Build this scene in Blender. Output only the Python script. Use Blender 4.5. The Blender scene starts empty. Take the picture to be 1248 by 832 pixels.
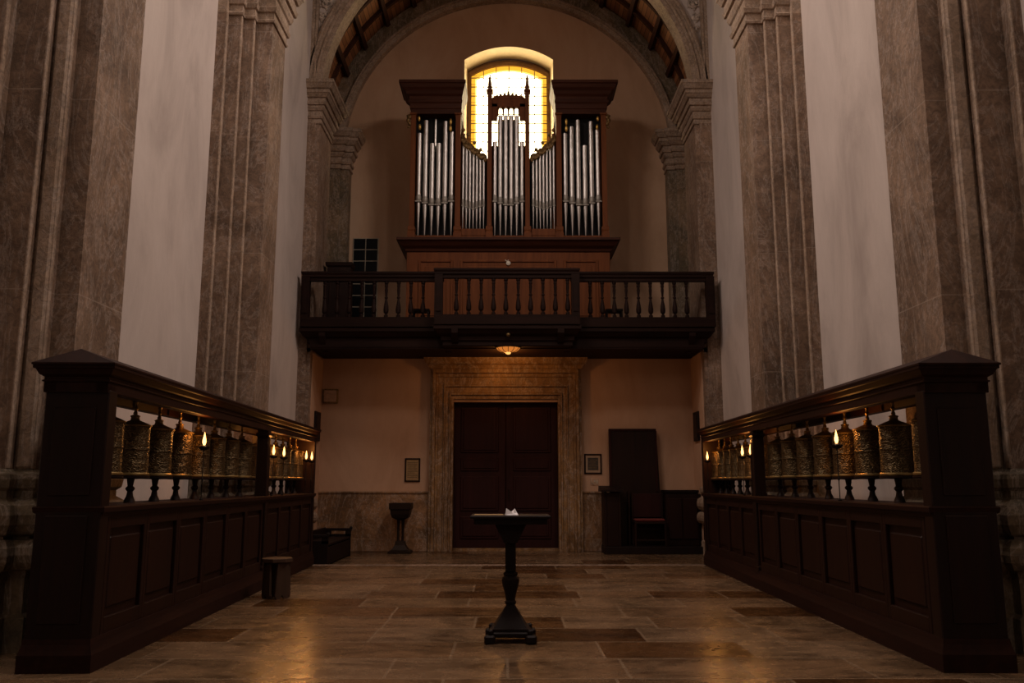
import bpy, bmesh, math, random
from mathutils import Vector, Matrix
random.seed(7)
PI = math.pi
sc = bpy.context.scene
COL = sc.collection

# ------------------------------------------------------------------ camera
FPX, TILT, YAW = 1035.0, math.atan(172/1035.0), math.atan(3/1035.0)
cd = bpy.data.cameras.new('camera'); cam = bpy.data.objects.new('camera', cd); COL.objects.link(cam)
cd.sensor_width = 36; cd.lens = 36*FPX/1248; cd.clip_end = 200; cd.clip_start = .05
cam.location = (0, 0, 1.4); cam.rotation_euler = (PI/2+TILT, 0, -YAW)
sc.camera = cam

# ------------------------------------------------------------------ world, lights, exposure
sc.view_settings.view_transform = 'Standard'; sc.view_settings.look = 'None'
sc.view_settings.gamma = 1; sc.view_settings.use_curve_mapping = False
sc.view_settings.exposure = 0.0
w = bpy.data.worlds.new('dusk'); sc.world = w; w.use_nodes = True
bg = w.node_tree.nodes['Background']; bg.inputs[0].default_value = (1.0, .72, .56, 1); bg.inputs[1].default_value = .035

def area_light(name, loc, target, sx, sy, power, color, spread=180):
    l = bpy.data.lights.new(name, 'AREA'); l.shape = 'RECTANGLE'; l.size = sx; l.size_y = sy
    l.energy = power; l.color = color; l.spread = math.radians(spread)
    o = bpy.data.objects.new(name, l); COL.objects.link(o); o.location = loc
    o.rotation_euler = (Vector(target)-Vector(loc)).to_track_quat('-Z', 'Y').to_euler(); return o
# daylight from the high windows of the nave behind the viewer
area_light('nave_window_light', (0, -9, 12), (0, 20, 6), 7, 5, 120, (1.0, .82, .68))
# clerestory windows high in both nave walls, each lighting the wall opposite
for s_ in (-1, 1):
    for y_ in (6.0, 11.5):
        area_light('clerestory_light', (s_*4.6, y_, 13.4), (-s_*4.7, y_+.6, 5.0), 2.2, 3.0, 420, (1.0, .83, .74), 130)

def point_light(name, loc, power, color, r):
    l = bpy.data.lights.new(name, 'POINT'); l.energy = power; l.color = color; l.shadow_soft_size = r
    o = bpy.data.objects.new(name, l); COL.objects.link(o); o.location = loc; return o

# ------------------------------------------------------------------ materials
def newmat(name):
    m = bpy.data.materials.new(name); m.use_nodes = True
    return m, m.node_tree.nodes, m.node_tree.links, m.node_tree.nodes['Principled BSDF']
def ramp(N, stops):
    r = N.new('ShaderNodeValToRGB'); e = r.color_ramp.elements
    while len(e) < len(stops): e.new(.5)
    for k, (p, c) in enumerate(stops): e[k].position = p; e[k].color = (*c, 1)
    return r
def mapping(N, L, scale=(1, 1, 1), rot=(0, 0, 0), coord='Object'):
    t = N.new('ShaderNodeTexCoord'); m = N.new('ShaderNodeMapping')
    m.inputs['Scale'].default_value = scale; m.inputs['Rotation'].default_value = rot
    L.new(t.outputs[coord], m.inputs[0]); return m
def noise(N, L, src, scale, detail=6, rough=.6, dist=0):
    n = N.new('ShaderNodeTexNoise'); n.inputs['Scale'].default_value = scale
    n.inputs['Detail'].default_value = detail; n.inputs['Roughness'].default_value = rough
    n.inputs['Distortion'].default_value = dist
    L.new(src.outputs[0], n.inputs['Vector']); return n
def mixc(N, L, fac, a, b, mode='MIX'):
    m = N.new('ShaderNodeMix'); m.data_type = 'RGBA'; m.blend_type = mode
    for s, v in ((m.inputs[0], fac), (m.inputs[6], a), (m.inputs[7], b)):
        if hasattr(v, 'is_linked'): L.new(v, s)
        elif isinstance(v, tuple): s.default_value = (*v, 1)
        else: s.default_value = v
    return m.outputs[2]
def mth(N, L, op, a, b=0.0):
    m = N.new('ShaderNodeMath'); m.operation = op
    for s, v in ((m.inputs[0], a), (m.inputs[1], b)):
        if hasattr(v, 'is_linked'): L.new(v, s)
        else: s.default_value = v
    return m.outputs[0]
def bump(N, L, b, h, strength, dist=.02, prev=None):
    n = N.new('ShaderNodeBump'); n.inputs['Strength'].default_value = strength
    n.inputs['Distance'].default_value = dist; L.new(h, n.inputs['Height'])
    if prev: L.new(prev.outputs[0], n.inputs['Normal'])
    L.new(n.outputs[0], b.inputs['Normal']); return n

def plaster_mat(name, c1, c2, c3, stretch=.45):
    m, N, L, b = newmat(name)
    mp = mapping(N, L, (1, 1, stretch)); n1 = noise(N, L, mp, .8, 8, .62, .6)
    r = ramp(N, [(.3, c1), (.5, c2), (.7, c3)]); L.new(n1.outputs[0], r.inputs[0])
    n2 = noise(N, L, mapping(N, L, (1, 1, .3), (.5, .2, 0)), 5, 8, .7, 1.5)
    col = mixc(N, L, mth(N, L, 'MULTIPLY', n2.outputs[0], .35), r.outputs[0], c1)
    L.new(col, b.inputs['Base Color']); b.inputs['Roughness'].default_value = .9
    bump(N, L, b, n2.outputs[0], .25, .02); return m
PLASTER = plaster_mat('lime_plaster', (.38, .312, .275), (.53, .445, .395), (.61, .52, .465))
PLASTER_BACK = plaster_mat('ochre_plaster', (.42, .26, .155), (.54, .345, .22), (.60, .41, .275))
PLASTER_LOW = plaster_mat('rose_plaster', (.38, .215, .125), (.48, .29, .18), (.55, .345, .225))

def stone_mat(name, cols, joint=1.9, rough=.7, vein=(.45, .36, .30), bstr=.35):
    m, N, L, b = newmat(name)
    n0 = noise(N, L, mapping(N, L), .9, 10, .65, .8)
    r = ramp(N, [(.28, cols[0]), (.45, cols[1]), (.58, cols[2]), (.75, cols[3])]); L.new(n0.outputs[0], r.inputs[0])
    n1 = noise(N, L, mapping(N, L, (1.2, 1.2, .45), (.7, .5, .3)), 1.3, 12, .72, 3.0)
    v = ramp(N, [(.47, (0, 0, 0)), (.5, (1, 1, 1)), (.53, (0, 0, 0))]); L.new(n1.outputs[0], v.inputs[0])
    c = mixc(N, L, mth(N, L, 'MULTIPLY', v.outputs[0], .5), r.outputs[0], vein)
    n2 = noise(N, L, mapping(N, L, (1, 1, 1)), 14, 8, .7, 1.0)
    sp = ramp(N, [(.40, (.55, .55, .55)), (.6, (1.1, 1.1, 1.1))]); L.new(n2.outputs[0], sp.inputs[0])
    c = mixc(N, L, .8, c, sp.outputs[0], 'MULTIPLY')
    if joint:
        t = N.new('ShaderNodeTexCoord'); s = N.new('ShaderNodeSeparateXYZ'); L.new(t.outputs['Object'], s.inputs[0])
        z = mth(N, L, 'ADD', mth(N, L, 'DIVIDE', s.outputs[2], joint), 20.37)
        fr = mth(N, L, 'FRACT', z); near = mth(N, L, 'LESS_THAN', fr, .007)
        fl = mth(N, L, 'FLOOR', z); wn = N.new('ShaderNodeTexWhiteNoise'); wn.noise_dimensions = '1D'; L.new(fl, wn.inputs['W'])
        blk = mth(N, L, 'ADD', mth(N, L, 'MULTIPLY', wn.outputs[0], .35), .82)
        cc = N.new('ShaderNodeCombineColor')
        for k in range(3): L.new(blk, cc.inputs[k])
        c = mixc(N, L, 1.0, c, cc.outputs[0], 'MULTIPLY')
        c = mixc(N, L, mth(N, L, 'MULTIPLY', near, .35), c, (.40, .32, .25))
    L.new(c, b.inputs['Base Color']); b.inputs['Roughness'].default_value = rough
    bp = bump(N, L, b, n2.outputs[0], bstr, .02); bump(N, L, b, n1.outputs[0], bstr, .03, bp)
    return m
STONE = stone_mat('brown_marble', [(.105, .060, .033), (.19, .114, .069), (.265, .166, .105), (.38, .255, .175)])
STONE_D = stone_mat('dark_veined_marble', [(.07, .055, .03), (.14, .10, .055), (.20, .13, .07), (.30, .21, .13)], 0)
STONE_ARCH = stone_mat('arch_stone', [(.20, .13, .08), (.30, .205, .135), (.37, .26, .18), (.46, .34, .25)], 0, .75)
STONE_PORTAL = stone_mat('portal_stone', [(.08, .036, .009), (.17, .082, .023), (.26, .135, .043), (.36, .20, .075)], 0, .65, bstr=.2)
STONE_WAIN = stone_mat('wainscot_marble', [(.06, .028, .010), (.17, .085, .034), (.30, .155, .07), (.48, .27, .145)], 0, .45, bstr=.1)

def floor_mat():
    m, N, L, b = newmat('flagstone_floor')
    mp = mapping(N, L)
    def brick(rot_shift):
        t = N.new('ShaderNodeTexBrick'); t.offset = .37; t.offset_frequency = 2; t.squash = .72; t.squash_frequency = 3
        t.inputs['Scale'].default_value = 1; t.inputs['Brick Width'].default_value = 1.25
        t.inputs['Row Height'].default_value = .72; t.inputs['Mortar Size'].default_value = .013
        t.inputs['Mortar Smooth'].default_value = .3; t.inputs['Bias'].default_value = 0
        return t
    nd = noise(N, L, mp, 1.3, 3); t = brick(0)
    vm = N.new('ShaderNodeVectorMath'); vm.operation = 'MULTIPLY_ADD'
    L.new(nd.outputs[1], vm.inputs[0]); vm.inputs[1].default_value = (.03, .03, 0); L.new(mp.outputs[0], vm.inputs[2])
    L.new(vm.outputs[0], t.inputs['Vector'])
    t.inputs['Color1'].default_value = (.0, .0, .0, 1); t.inputs['Color2'].default_value = (1, 1, 1, 1); t.inputs['Mortar'].default_value = (.5, .5, .5, 1)
    r = ramp(N, [(.0, (.060, .026, .009)), (.18, (.085, .040, .015)), (.26, (.15, .088, .046)), (.55, (.17, .105, .060)), (.8, (.195, .128, .078)), (1, (.13, .075, .036))])
    L.new(t.outputs['Color'], r.inputs[0])
    n1 = noise(N, L, mapping(N, L, (.6, 1.3, 1)), 1.6, 12, .75, 1.2)
    r1 = ramp(N, [(.36, (.28, .24, .21)), (.46, (.80, .78, .75)), (.58, (1.45, 1.38, 1.3)), (.72, (.6, .54, .5))]); L.new(n1.outputs[0], r1.inputs[0])
    c = mixc(N, L, .9, r.outputs[0], r1.outputs[0], 'MULTIPLY'); c = mixc(N, L, 1.0, c, (.80, .78, .74), 'MULTIPLY')
    c = mixc(N, L, mth(N, L, 'MULTIPLY', t.outputs['Fac'], .55), c, (.25, .175, .11))
    L.new(c, b.inputs['Base Color'])
    n3 = noise(N, L, mp, 6, 8, .7)
    rr = ramp(N, [(.3, (.13, .13, .13)), (.7, (.36, .36, .36))]); L.new(n3.outputs[0], rr.inputs[0]); L.new(rr.outputs[0], b.inputs['Roughness'])
    b.inputs['Specular IOR Level'].default_value = .5
    h = mth(N, L, 'SUBTRACT', mth(N, L, 'MULTIPLY', n3.outputs[0], .4), t.outputs['Fac'])
    bump(N, L, b, h, .25, .012); return m
FLOOR = floor_mat()

def wood_mat(name, c1, c2, axis=(1, 1, .08), rough=.45, coat=0.0, planks=None, spec=.35):
    m, N, L, b = newmat(name)
    mp = mapping(N, L, axis); n1 = noise(N, L, mp, 9, 8, .65, .7)
    r = ramp(N, [(.3, c1), (.7, c2)]); L.new(n1.outputs[0], r.inputs[0]); col = r.outputs[0]
    h = n1.outputs[0]
    L.new(col, b.inputs['Base Color']); b.inputs['Roughness'].default_value = rough
    b.inputs['Specular IOR Level'].default_value = spec
    bump(N, L, b, h, .2, .006); return m
WOOD_D = wood_mat('dark_stained_wood', (.007, .0021, .0010), (.016, .0048, .0023), rough=.5, spec=.2)
WOOD_H = wood_mat('dark_stained_wood_horizontal', (.011, .0035, .002), (.028, .0088, .0045), (1, .08, 1), rough=.62, spec=.13)
WOOD_P = wood_mat('red_brown_panel_wood', (.010, .0026, .0012), (.021, .0056, .0026), rough=.5, spec=.2)
WOOD_G = wood_mat('gallery_wood', (.008, .003, .0018), (.019, .007, .0042), (.08, 1, 1), rough=.62, spec=.12)
WOOD_O = wood_mat('organ_case_wood', (.10, .028, .0065), (.185, .055, .014), rough=.55, spec=.18)
WOOD_OD = wood_mat('organ_cornice_wood', (.034, .0095, .004), (.066, .020, .0085), (.08, 1, 1), rough=.55, spec=.18)
WOOD_DOOR = wood_mat('door_wood', (.016, .0035, .0028), (.028, .0065, .005), rough=.6, spec=.15)
WOOD_BLACK = wood_mat('blackened_wood', (.006, .0028, .002), (.013, .0055, .004), rough=.55, spec=.18)
WOOD_STOOL = wood_mat('worn_stool_wood', (.032, .017, .010), (.06, .032, .019), rough=.6, spec=.2)
VAULT_BEAM = wood_mat('vault_beam_wood', (.03, .010, .005), (.06, .022, .011), rough=.6, spec=.2)

def vault_mat():
    m, N, L, b = newmat('vault_boards')
    t = N.new('ShaderNodeTexBrick'); mp = mapping(N, L, (1, 1, 1), coord='UV')
    L.new(mp.outputs[0], t.inputs['Vector'])
    t.inputs['Scale'].default_value = 1; t.inputs['Brick Width'].default_value = .95; t.inputs['Row Height'].default_value = .14
    t.inputs['Mortar Size'].default_value = .008
    t.inputs['Color1'].default_value = (.20, .078, .028, 1); t.inputs['Color2'].default_value = (.40, .175, .07, 1); t.inputs['Mortar'].default_value = (.04, .015, .008, 1)
    n1 = noise(N, L, mp, 6, 6); c = mixc(N, L, .5, t.outputs['Color'], n1.outputs[1], 'MULTIPLY')
    c = mixc(N, L, .5, t.outputs['Color'], c)
    L.new(c, b.inputs['Base Color']); b.inputs['Roughness'].default_value = .6
    bump(N, L, b, t.outputs['Fac'], -.3, .01); return m
VAULT = vault_mat()

def flat(name, col, rough=.5, metal=0.0, spec=.5, noise_amt=.15, nscale=12):
    m, N, L, b = newmat(name)
    n1 = noise(N, L, mapping(N, L), nscale, 5)
    lo = tuple(c*(1-noise_amt*1.6) for c in col); hi = tuple(min(1, c*(1+noise_amt)) for c in col)
    r = ramp(N, [(.3, lo), (.7, hi)]); L.new(n1.outputs[0], r.inputs[0]); L.new(r.outputs[0], b.inputs['Base Color'])
    b.inputs['Roughness'].default_value = rough; b.inputs['Metallic'].default_value = metal
    b.inputs['Specular IOR Level'].default_value = spec
    bump(N, L, b, n1.outputs[0], .08, .005); return m
PIPE = flat('pipe_tin', (.56, .53, .50), .36, 1.0, noise_amt=.10, nscale=3)
PIPE_MOUTH = flat('pipe_mouth_lead', (.34, .31, .27), .55, .8)
BLACK = flat('black_interior', (.008, .007, .008), .9)
GOLD = flat('gilding', (.75, .48, .13), .38, .9)
CARVE = flat('dull_gilt_carving', (.22, .13, .045), .5, .5, noise_amt=.4, nscale=20)
IRON = flat('wrought_iron', (.02, .016, .014), .5, .8)
WAX = flat('candle_wax', (.75, .62, .42), .5)
GREYLEAD = flat('window_leading', (.30, .19, .10), .7)
FRAMEW = flat('window_frame_wood', (.20, .09, .025), .6)
DGLASS = flat('dark_glass', (.003, .004, .006), .35, 0, .15)
PALEMULL = flat('pale_muntin', (.42, .36, .27), .7)
PAPER = flat('paper', (.80, .76, .76), .8, noise_amt=.03)
PAPER_OLD = flat('yellowed_paper', (.30, .18, .07), .7)
RED = flat('red_upholstery', (.12, .013, .008), .85)
BRONZE_D = flat('dark_bronze', (.018, .010, .006), .5, .3, spec=.2)
PRINTDARK = flat('dark_print', (.035, .026, .018), .5)
INK = flat('print_ink', (.02, .014, .01), .8)
BOXM = flat('painted_metal_box', (.42, .26, .16), .6)
CARVED_STONE = flat('carved_stucco', (.46, .37, .30), .85, noise_amt=.35)

def wheel_mat():
    m, N, L, b = newmat('embossed_brass')
    mp = mapping(N, L); t = N.new('ShaderNodeTexCoord'); s = N.new('ShaderNodeSeparateXYZ'); L.new(t.outputs['Object'], s.inputs[0])
    ang = mth(N, L, 'ARCTAN2', s.outputs[1], s.outputs[0])
    cv = N.new('ShaderNodeCombineXYZ'); L.new(mth(N, L, 'MULTIPLY', ang, 2.2), cv.inputs[0]); L.new(mth(N, L, 'MULTIPLY', s.outputs[2], 12), cv.inputs[1])
    nd = N.new('ShaderNodeTexNoise'); nd.inputs['Scale'].default_value = 1.2; L.new(cv.outputs[0], nd.inputs['Vector'])
    vm = N.new('ShaderNodeVectorMath'); vm.operation = 'MULTIPLY_ADD'; L.new(nd.outputs[1], vm.inputs[0]); vm.inputs[1].default_value = (1.6, 1.6, 0); L.new(cv.outputs[0], vm.inputs[2])
    wv = N.new('ShaderNodeTexWave'); wv.wave_type = 'RINGS'; wv.inputs['Scale'].default_value = 1.1; wv.inputs['Distortion'].default_value = 5; wv.inputs['Detail'].default_value = 2
    L.new(vm.outputs[0], wv.inputs['Vector'])
    vo = N.new('ShaderNodeTexVoronoi'); vo.inputs['Scale'].default_value = 1.6; L.new(vm.outputs[0], vo.inputs['Vector'])
    h = mth(N, L, 'ADD', wv.outputs[1], mth(N, L, 'MULTIPLY', vo.outputs[0], -.8))
    r = ramp(N, [(.0, (.055, .036, .016)), (.5, (.12, .078, .034)), (1, (.20, .13, .055))]); L.new(h, r.inputs[0])
    L.new(r.outputs[0], b.inputs['Base Color']); b.inputs['Metallic'].default_value = .85; b.inputs['Roughness'].default_value = .46
    bump(N, L, b, h, .42, .010); return m
WHEEL = wheel_mat()
BRASS = flat('aged_brass', (.22, .14, .055), .45, .9, noise_amt=.25)
BRASS_B = flat('polished_brass_rim', (.34, .23, .09), .45, .9)

def emit(name, col, s):
    m = bpy.data.materials.new(name); m.use_nodes = True; N = m.node_tree.nodes; L = m.node_tree.links
    N.remove(N['Principled BSDF']); e = N.new('ShaderNodeEmission'); e.inputs[0].default_value = (*col, 1); e.inputs[1].default_value = s
    L.new(e.outputs[0], N['Material Output'].inputs[0]); return m
GLASS_CLEAR = emit('sunlit_clear_glass', (1.0, .78, .45), 10)
GLASS_AMBER = emit('sunlit_amber_glass', (1.0, .46, .035), 1.25)
GLASS_GOLD = emit('sunlit_gold_glass', (1.0, .62, .13), 2.6)
FLAME = emit('candle_flame', (1.0, .45, .12), 5.5)
LAMP = emit('glowing_lamp_glass', (1.0, .30, .05), .62)
LAMP_HOT = emit('glowing_lamp_bulb', (1.0, .45, .12), 1.6)

# ------------------------------------------------------------------ mesh helpers
class MB:
    def __init__(s): s.bm = bmesh.new()
    def quad(s, pts): return s.bm.faces.new([s.bm.verts.new(p) for p in pts])
    def box(s, x0, x1, y0, y1, z0, z1, bev=0.0):
        if x0 > x1: x0, x1 = x1, x0
        if y0 > y1: y0, y1 = y1, y0
        r = bmesh.ops.create_cube(s.bm, size=1)['verts']
        for v in r: v.co = ((v.co.x+.5)*(x1-x0)+x0, (v.co.y+.5)*(y1-y0)+y0, (v.co.z+.5)*(z1-z0)+z0)
        if bev:
            es = list({e for v in r for e in v.link_edges})
            bmesh.ops.bevel(s.bm, geom=es, offset=bev, segments=1, affect='EDGES', profile=.5)
        return s
    def loft(s, x0, x1, y0, y1, prof, caps=True):
        """stack of rectangles: prof = [(offset, z)...]"""
        if x0 > x1: x0, x1 = x1, x0
        rings = [[s.bm.verts.new(p) for p in ((x0-o, y0-o, z), (x1+o, y0-o, z), (x1+o, y1+o, z), (x0-o, y1+o, z))] for o, z in prof]
        for a, b in zip(rings, rings[1:]):
            for k in range(4): s.bm.faces.new((a[k], a[(k+1) % 4], b[(k+1) % 4], b[k]))
        if caps: s.bm.faces.new(rings[0][::-1]); s.bm.faces.new(rings[-1])
        return s
    def lathe(s, prof, c=(0, 0, 0), n=16, caps=True, sx=1, sy=1):
        rings = []
        for r, z in prof:
            rings.append([s.bm.verts.new((c[0]+r*sx*math.cos(2*PI*k/n), c[1]+r*sy*math.sin(2*PI*k/n), c[2]+z)) for k in range(n)])
        for a, b in zip(rings, rings[1:]):
            for k in range(n): s.bm.faces.new((a[k], a[(k+1) % n], b[(k+1) % n], b[k]))
        if caps: s.bm.faces.new(rings[0][::-1]); s.bm.faces.new(rings[-1])
        return s
    def tube(s, path, r, n=8):
        P = [Vector(p) for p in path]; rings = []
        R = r if isinstance(r, (list, tuple)) else [r]*len(P)
        for i, p in enumerate(P):
            d = (P[min(i+1, len(P)-1)]-P[max(i-1, 0)]).normalized()
            a = d.cross(Vector((0, 0, 1)) if abs(d.z) < .95 else Vector((1, 0, 0))).normalized(); b = d.cross(a)
            rings.append([s.bm.verts.new(p+(a*math.cos(2*PI*k/n)+b*math.sin(2*PI*k/n))*R[i]) for k in range(n)])
        for a, b in zip(rings, rings[1:]):
            for k in range(n): s.bm.faces.new((a[k], a[(k+1) % n], b[(k+1) % n], b[k]))
        s.bm.faces.new(rings[0][::-1]); s.bm.faces.new(rings[-1]); return s
    def prism(s, pts, axis, a, b):
        """pts 2D polygon; axis 'x','y','z' = extrusion direction"""
        def P(u, v, t): return {'x': (t, u, v), 'y': (u, t, v), 'z': (u, v, t)}[axis]
        A = [s.bm.verts.new(P(u, v, a)) for u, v in pts]; B = [s.bm.verts.new(P(u, v, b)) for u, v in pts]
        s.bm.faces.new(A); s.bm.faces.new(B[::-1]); n = len(pts)
        for k in range(n): s.bm.faces.new((A[k], B[k], B[(k+1) % n], A[(k+1) % n]))
        return s
    def ring(s, cx, cz, r0, r1, y0, y1, a0=0, a1=PI, n=64):
        """arch ring in the XZ plane, extruded in y"""
        L4 = []
        for k in range(n+1):
            a = a0+(a1-a0)*k/n; c, q = math.cos(a), math.sin(a)
            L4.append([s.bm.verts.new((cx+r*c, y, cz+r*q)) for r, y in ((r0, y0), (r1, y0), (r1, y1), (r0, y1))])
        for a, b in zip(L4, L4[1:]):
            for k in range(4): s.bm.faces.new((a[k], a[(k+1) % 4], b[(k+1) % 4], b[k]))
        s.bm.faces.new(L4[0][::-1]); s.bm.faces.new(L4[-1]); return s
    def ball(s, c, r, sc_=(1, 1, 1), u=10, v=8):
        q = bmesh.ops.create_uvsphere(s.bm, u_segments=u, v_segments=v, radius=r)['verts']
        for x in q: x.co = Vector((x.co.x*sc_[0], x.co.y*sc_[1], x.co.z*sc_[2]))+Vector(c)
        return s
    def move(s, d): bmesh.ops.translate(s.bm, verts=s.bm.verts, vec=d); return s
    def build(s, name, mat, parent=None, smooth=False, bevel=0.0):
        bmesh.ops.recalc_face_normals(s.bm, faces=s.bm.faces)
        if parent is not None:
            d = -ORG.get(parent.name, Vector())
            bmesh.ops.translate(s.bm, verts=s.bm.verts, vec=d)
        me = bpy.data.meshes.new(name); s.bm.to_mesh(me); s.bm.free()
        me.materials.append(mat)
        if smooth:
            me.polygons.foreach_set('use_smooth', [True]*len(me.polygons))
            me.set_sharp_from_angle(angle=math.radians(38))
        o = bpy.data.objects.new(name, me); COL.objects.link(o)
        if parent is not None: o.parent = parent; ORG[o.name] = ORG.get(parent.name, Vector())
        if bevel:
            md = o.modifiers.new('bevel', 'BEVEL'); md.width = bevel; md.segments = 2; md.limit_method = 'ANGLE'
        return o
ORG = {}
def thing(name, label, cat, loc=(0, 0, 0), rotz=0, group=None):
    o = bpy.data.objects.new(name, None); o.empty_display_size = .1; COL.objects.link(o)
    o.location = loc; o.rotation_euler = (0, 0, rotz); ORG[o.name] = Vector(loc)
    o['label'] = label; o['category'] = cat
    if group: o['group'] = group
    return o
def local(o): ORG[o.name] = Vector(); return o       # parts of this thing are written in its own space
def tag(o, label, cat, group=None):
    o['label'] = label; o['category'] = cat
    if group: o['group'] = group
    return o
def struct(o): o['kind'] = 'structure'; return o
def kids(o): return [c for c in bpy.data.objects if c.parent == o]
def dup(root, loc, rotz=0, label=None):
    r = root.copy(); COL.objects.link(r); r.location = loc; r.rotation_euler = (0, 0, rotz)
    if label: r['label'] = label
    for ch in kids(root):
        c = ch.copy(); COL.objects.link(c); c.parent = r
        for g in kids(ch):
            d = g.copy(); COL.objects.link(d); d.parent = c
    return r
ORD = ['first', 'second', 'third', 'fourth', 'fifth', 'sixth', 'seventh', 'eighth', 'ninth']

# ------------------------------------------------------------------ floor
FL = -.17          # lower floor under the gallery
struct(MB().box(-5.3, 5.3, -3, 15.08, -.4, 0).build('floor', FLOOR))
struct(MB().box(-5.3, 5.3, 15.08, 22.3, -.5, FL).build('floor', FLOOR))
struct(MB().box(-4.75, 4.75, 14.98, 15.14, -.06, .006, .01).build('trim_1', STONE))

# ------------------------------------------------------------------ nave walls and giant pilasters
WX = 4.75
def base_prof(z0):   # pedestal and moulded base
    return [(.10, z0), (.10, z0+.28), (.05, z0+.31), (.05, z0+.60), (.07, z0+.66), (.13, z0+.68), (.17, z0+.74), (.18, z0+.80),
            (.17, z0+.86), (.12, z0+.92), (.07, z0+.93), (.07, z0+.95), (.12, z0+.97), (.165, z0+1.05), (.17, z0+1.13),
            (.14, z0+1.21), (.07, z0+1.26), (.055, z0+1.27), (.055, z0+1.33), (.09, z0+1.36), (.10, z0+1.43), (.09, z0+1.47), (.03, z0+1.49), (0, z0+1.52)]
def cap_prof(z0, h):
    k = h/1.6
    p = [(0, 0), (.03, .01), (.04, .05), (.02, .08), (.02, .20), (.05, .22), (.07, .30), (.04, .33), (.04, .50), (.07, .53), (.10, .62), (.10, .70),
         (.14, .72), (.16, .82), (.13, .85), (.13, .98), (.17, 1.0), (.22, 1.12), (.24, 1.14), (.24, 1.26), (.28, 1.29), (.33, 1.44), (.35, 1.47), (.35, 1.60)]
    return [(o, z0+z*k) for o, z in p]
def nave_side(s, name, x_main):
    wall = struct(MB().box(s*WX, s*(WX+.5), -3, 19.0, -.17, 17).build(name, PLASTER))
    for (y0, y1) in ((7.62, 8.5), (13.12, 13.9)):
        near = y0 < 9
        layers = [(.10, .36), (.42, .22), (.58, .11), (WX-x_main, 0)] if near else [(.15, .36), (.35, .24), (.52, .12), (WX-x_main, 0)]
        bd = MB()
        for i_, (pr, e) in enumerate(layers[:3]):
            xx = s*(WX-pr); bw = .012 if near else .02
            bd.box(xx-s*bw, xx+s*.010, y0-e-.010, y0-e+.04, 1.52, 8.95, .006)  # added pale strips: light caught by the step bevels, put into the colour
            if near and i_ == 2: bd.box(xx, s*(WX-.44), y0-e-.03, y0-e+.04, 1.52, 8.95, .02)
        sh, cp, bs = MB(), MB(), MB()
        for pr, e in layers:
            a, b = s*(WX-pr), s*(WX+.02)
            ze = 8.95
            sh.loft(a, b, y0-e, y1+e, [(0, 1.5), (0, ze)])
            if pr > .3:
                cp.loft(a, b, y0-e, y1+e, cap_prof(ze, 1.4))
                bs.loft(a, b, y0-e, y1+e, base_prof(0))
            else:
                cp.loft(a, b, y0-e, y1+e, [(0, ze), (0, ze+1.7)]); bs.loft(a, b, y0-e, y1+e, [(.02, 0), (.02, 1.49), (0, 1.52)])
        p = sh.build('pilaster', STONE, wall)
        bd.build('lit_edge_moulding', STONE_ARCH, p)
        cp.build('capital', STONE_ARCH, p); bs.build('pilaster_base', STONE_D, p)
    return wall
nave_side(-1, 'wall_left', 3.95)
nave_side(1, 'wall_right', 3.97)

# ------------------------------------------------------------------ arch wall (front of the gallery bay)
AC, AZ, AR = -.05, 10.45, 4.42     # centre and inner radius of the great arch
def arch_wall(name, y0, y1, cx, cz, r, xh, ztop, mat):
    m = MB(); n = 48
    pts = [(cx+r*math.cos(a), cz+r*math.sin(a)) for a in [PI*k/n for k in range(n+1)]]
    poly = [(xh, cz), (xh, ztop), (-xh, ztop), (-xh, cz)]
    # strips between arch and outer boundary
    def outer(u):
        a = PI*u/n; dx, dz = math.cos(a), math.sin(a)
        t = min(((xh-cx) if dx > 0 else (xh+cx))/max(abs(dx), 1e-6), (ztop-cz)/max(dz, 1e-6)); return (cx+t*dx, cz+t*dz)
    O = [outer(k) for k in range(n+1)]
    for k in range(n):
        m.prism([pts[k], O[k], O[k+1], pts[k+1]], 'y', y0, y1)
    bmesh.ops.remove_doubles(m.bm, verts=m.bm.verts, dist=1e-4)
    return struct(m.build(name, mat))
aw = arch_wall('wall_arch', 18.98, 19.35, AC, AZ, AR+.03, 5.25, 17, PLASTER)
m = MB()
for r0, r1, y0, y1 in ((AR, AR+.10, 18.90, 19.37), (AR+.10, AR+.16, 18.84, 19.0), (AR+.16, AR+.26, 18.88, 19.0), (AR+.26, AR+.31, 18.82, 19.0), (AR+.31, AR+.36, 18.86, 19.0)):
    m.ring(AC, AZ, r0, r1, y0, y1)
m.build('archivolt', STONE_ARCH, aw)
# side piers carrying the arch, with capitals
for s, xi in ((-1, 4.46), (1, 4.36)):
    pier = MB().loft(s*xi, s*5.2, 18.9, 20.1, [(0, 4.3), (0, 9.75)])
    pier.loft(s*(xi+.10), s*5.2, 18.86, 19.6, [(0, FL+1.5), (0, 9.75)]); 
    pier.box(s*(xi+.02), s*5.2, 18.9, 19.1, FL+1.4, 4.4)
    p = pier.build('pier', STONE, aw)
    MB().loft(s*xi, s*5.2, 18.9, 20.1, cap_prof(9.72, .98)).build('capital', STONE_ARCH, p)
    MB().loft(s*(xi+.04), s*5.2, 18.9, 19.4, base_prof(FL)).build('pier_base', STONE_ARCH, p)
    m = MB().box(s*4.62, s*4.98, 18.86, 19.0, 10.8, 17); m.box(s*4.60, s*4.65, 18.84, 19.0, 10.8, 17)
    m.build('pilaster', STONE_ARCH, aw)
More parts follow.
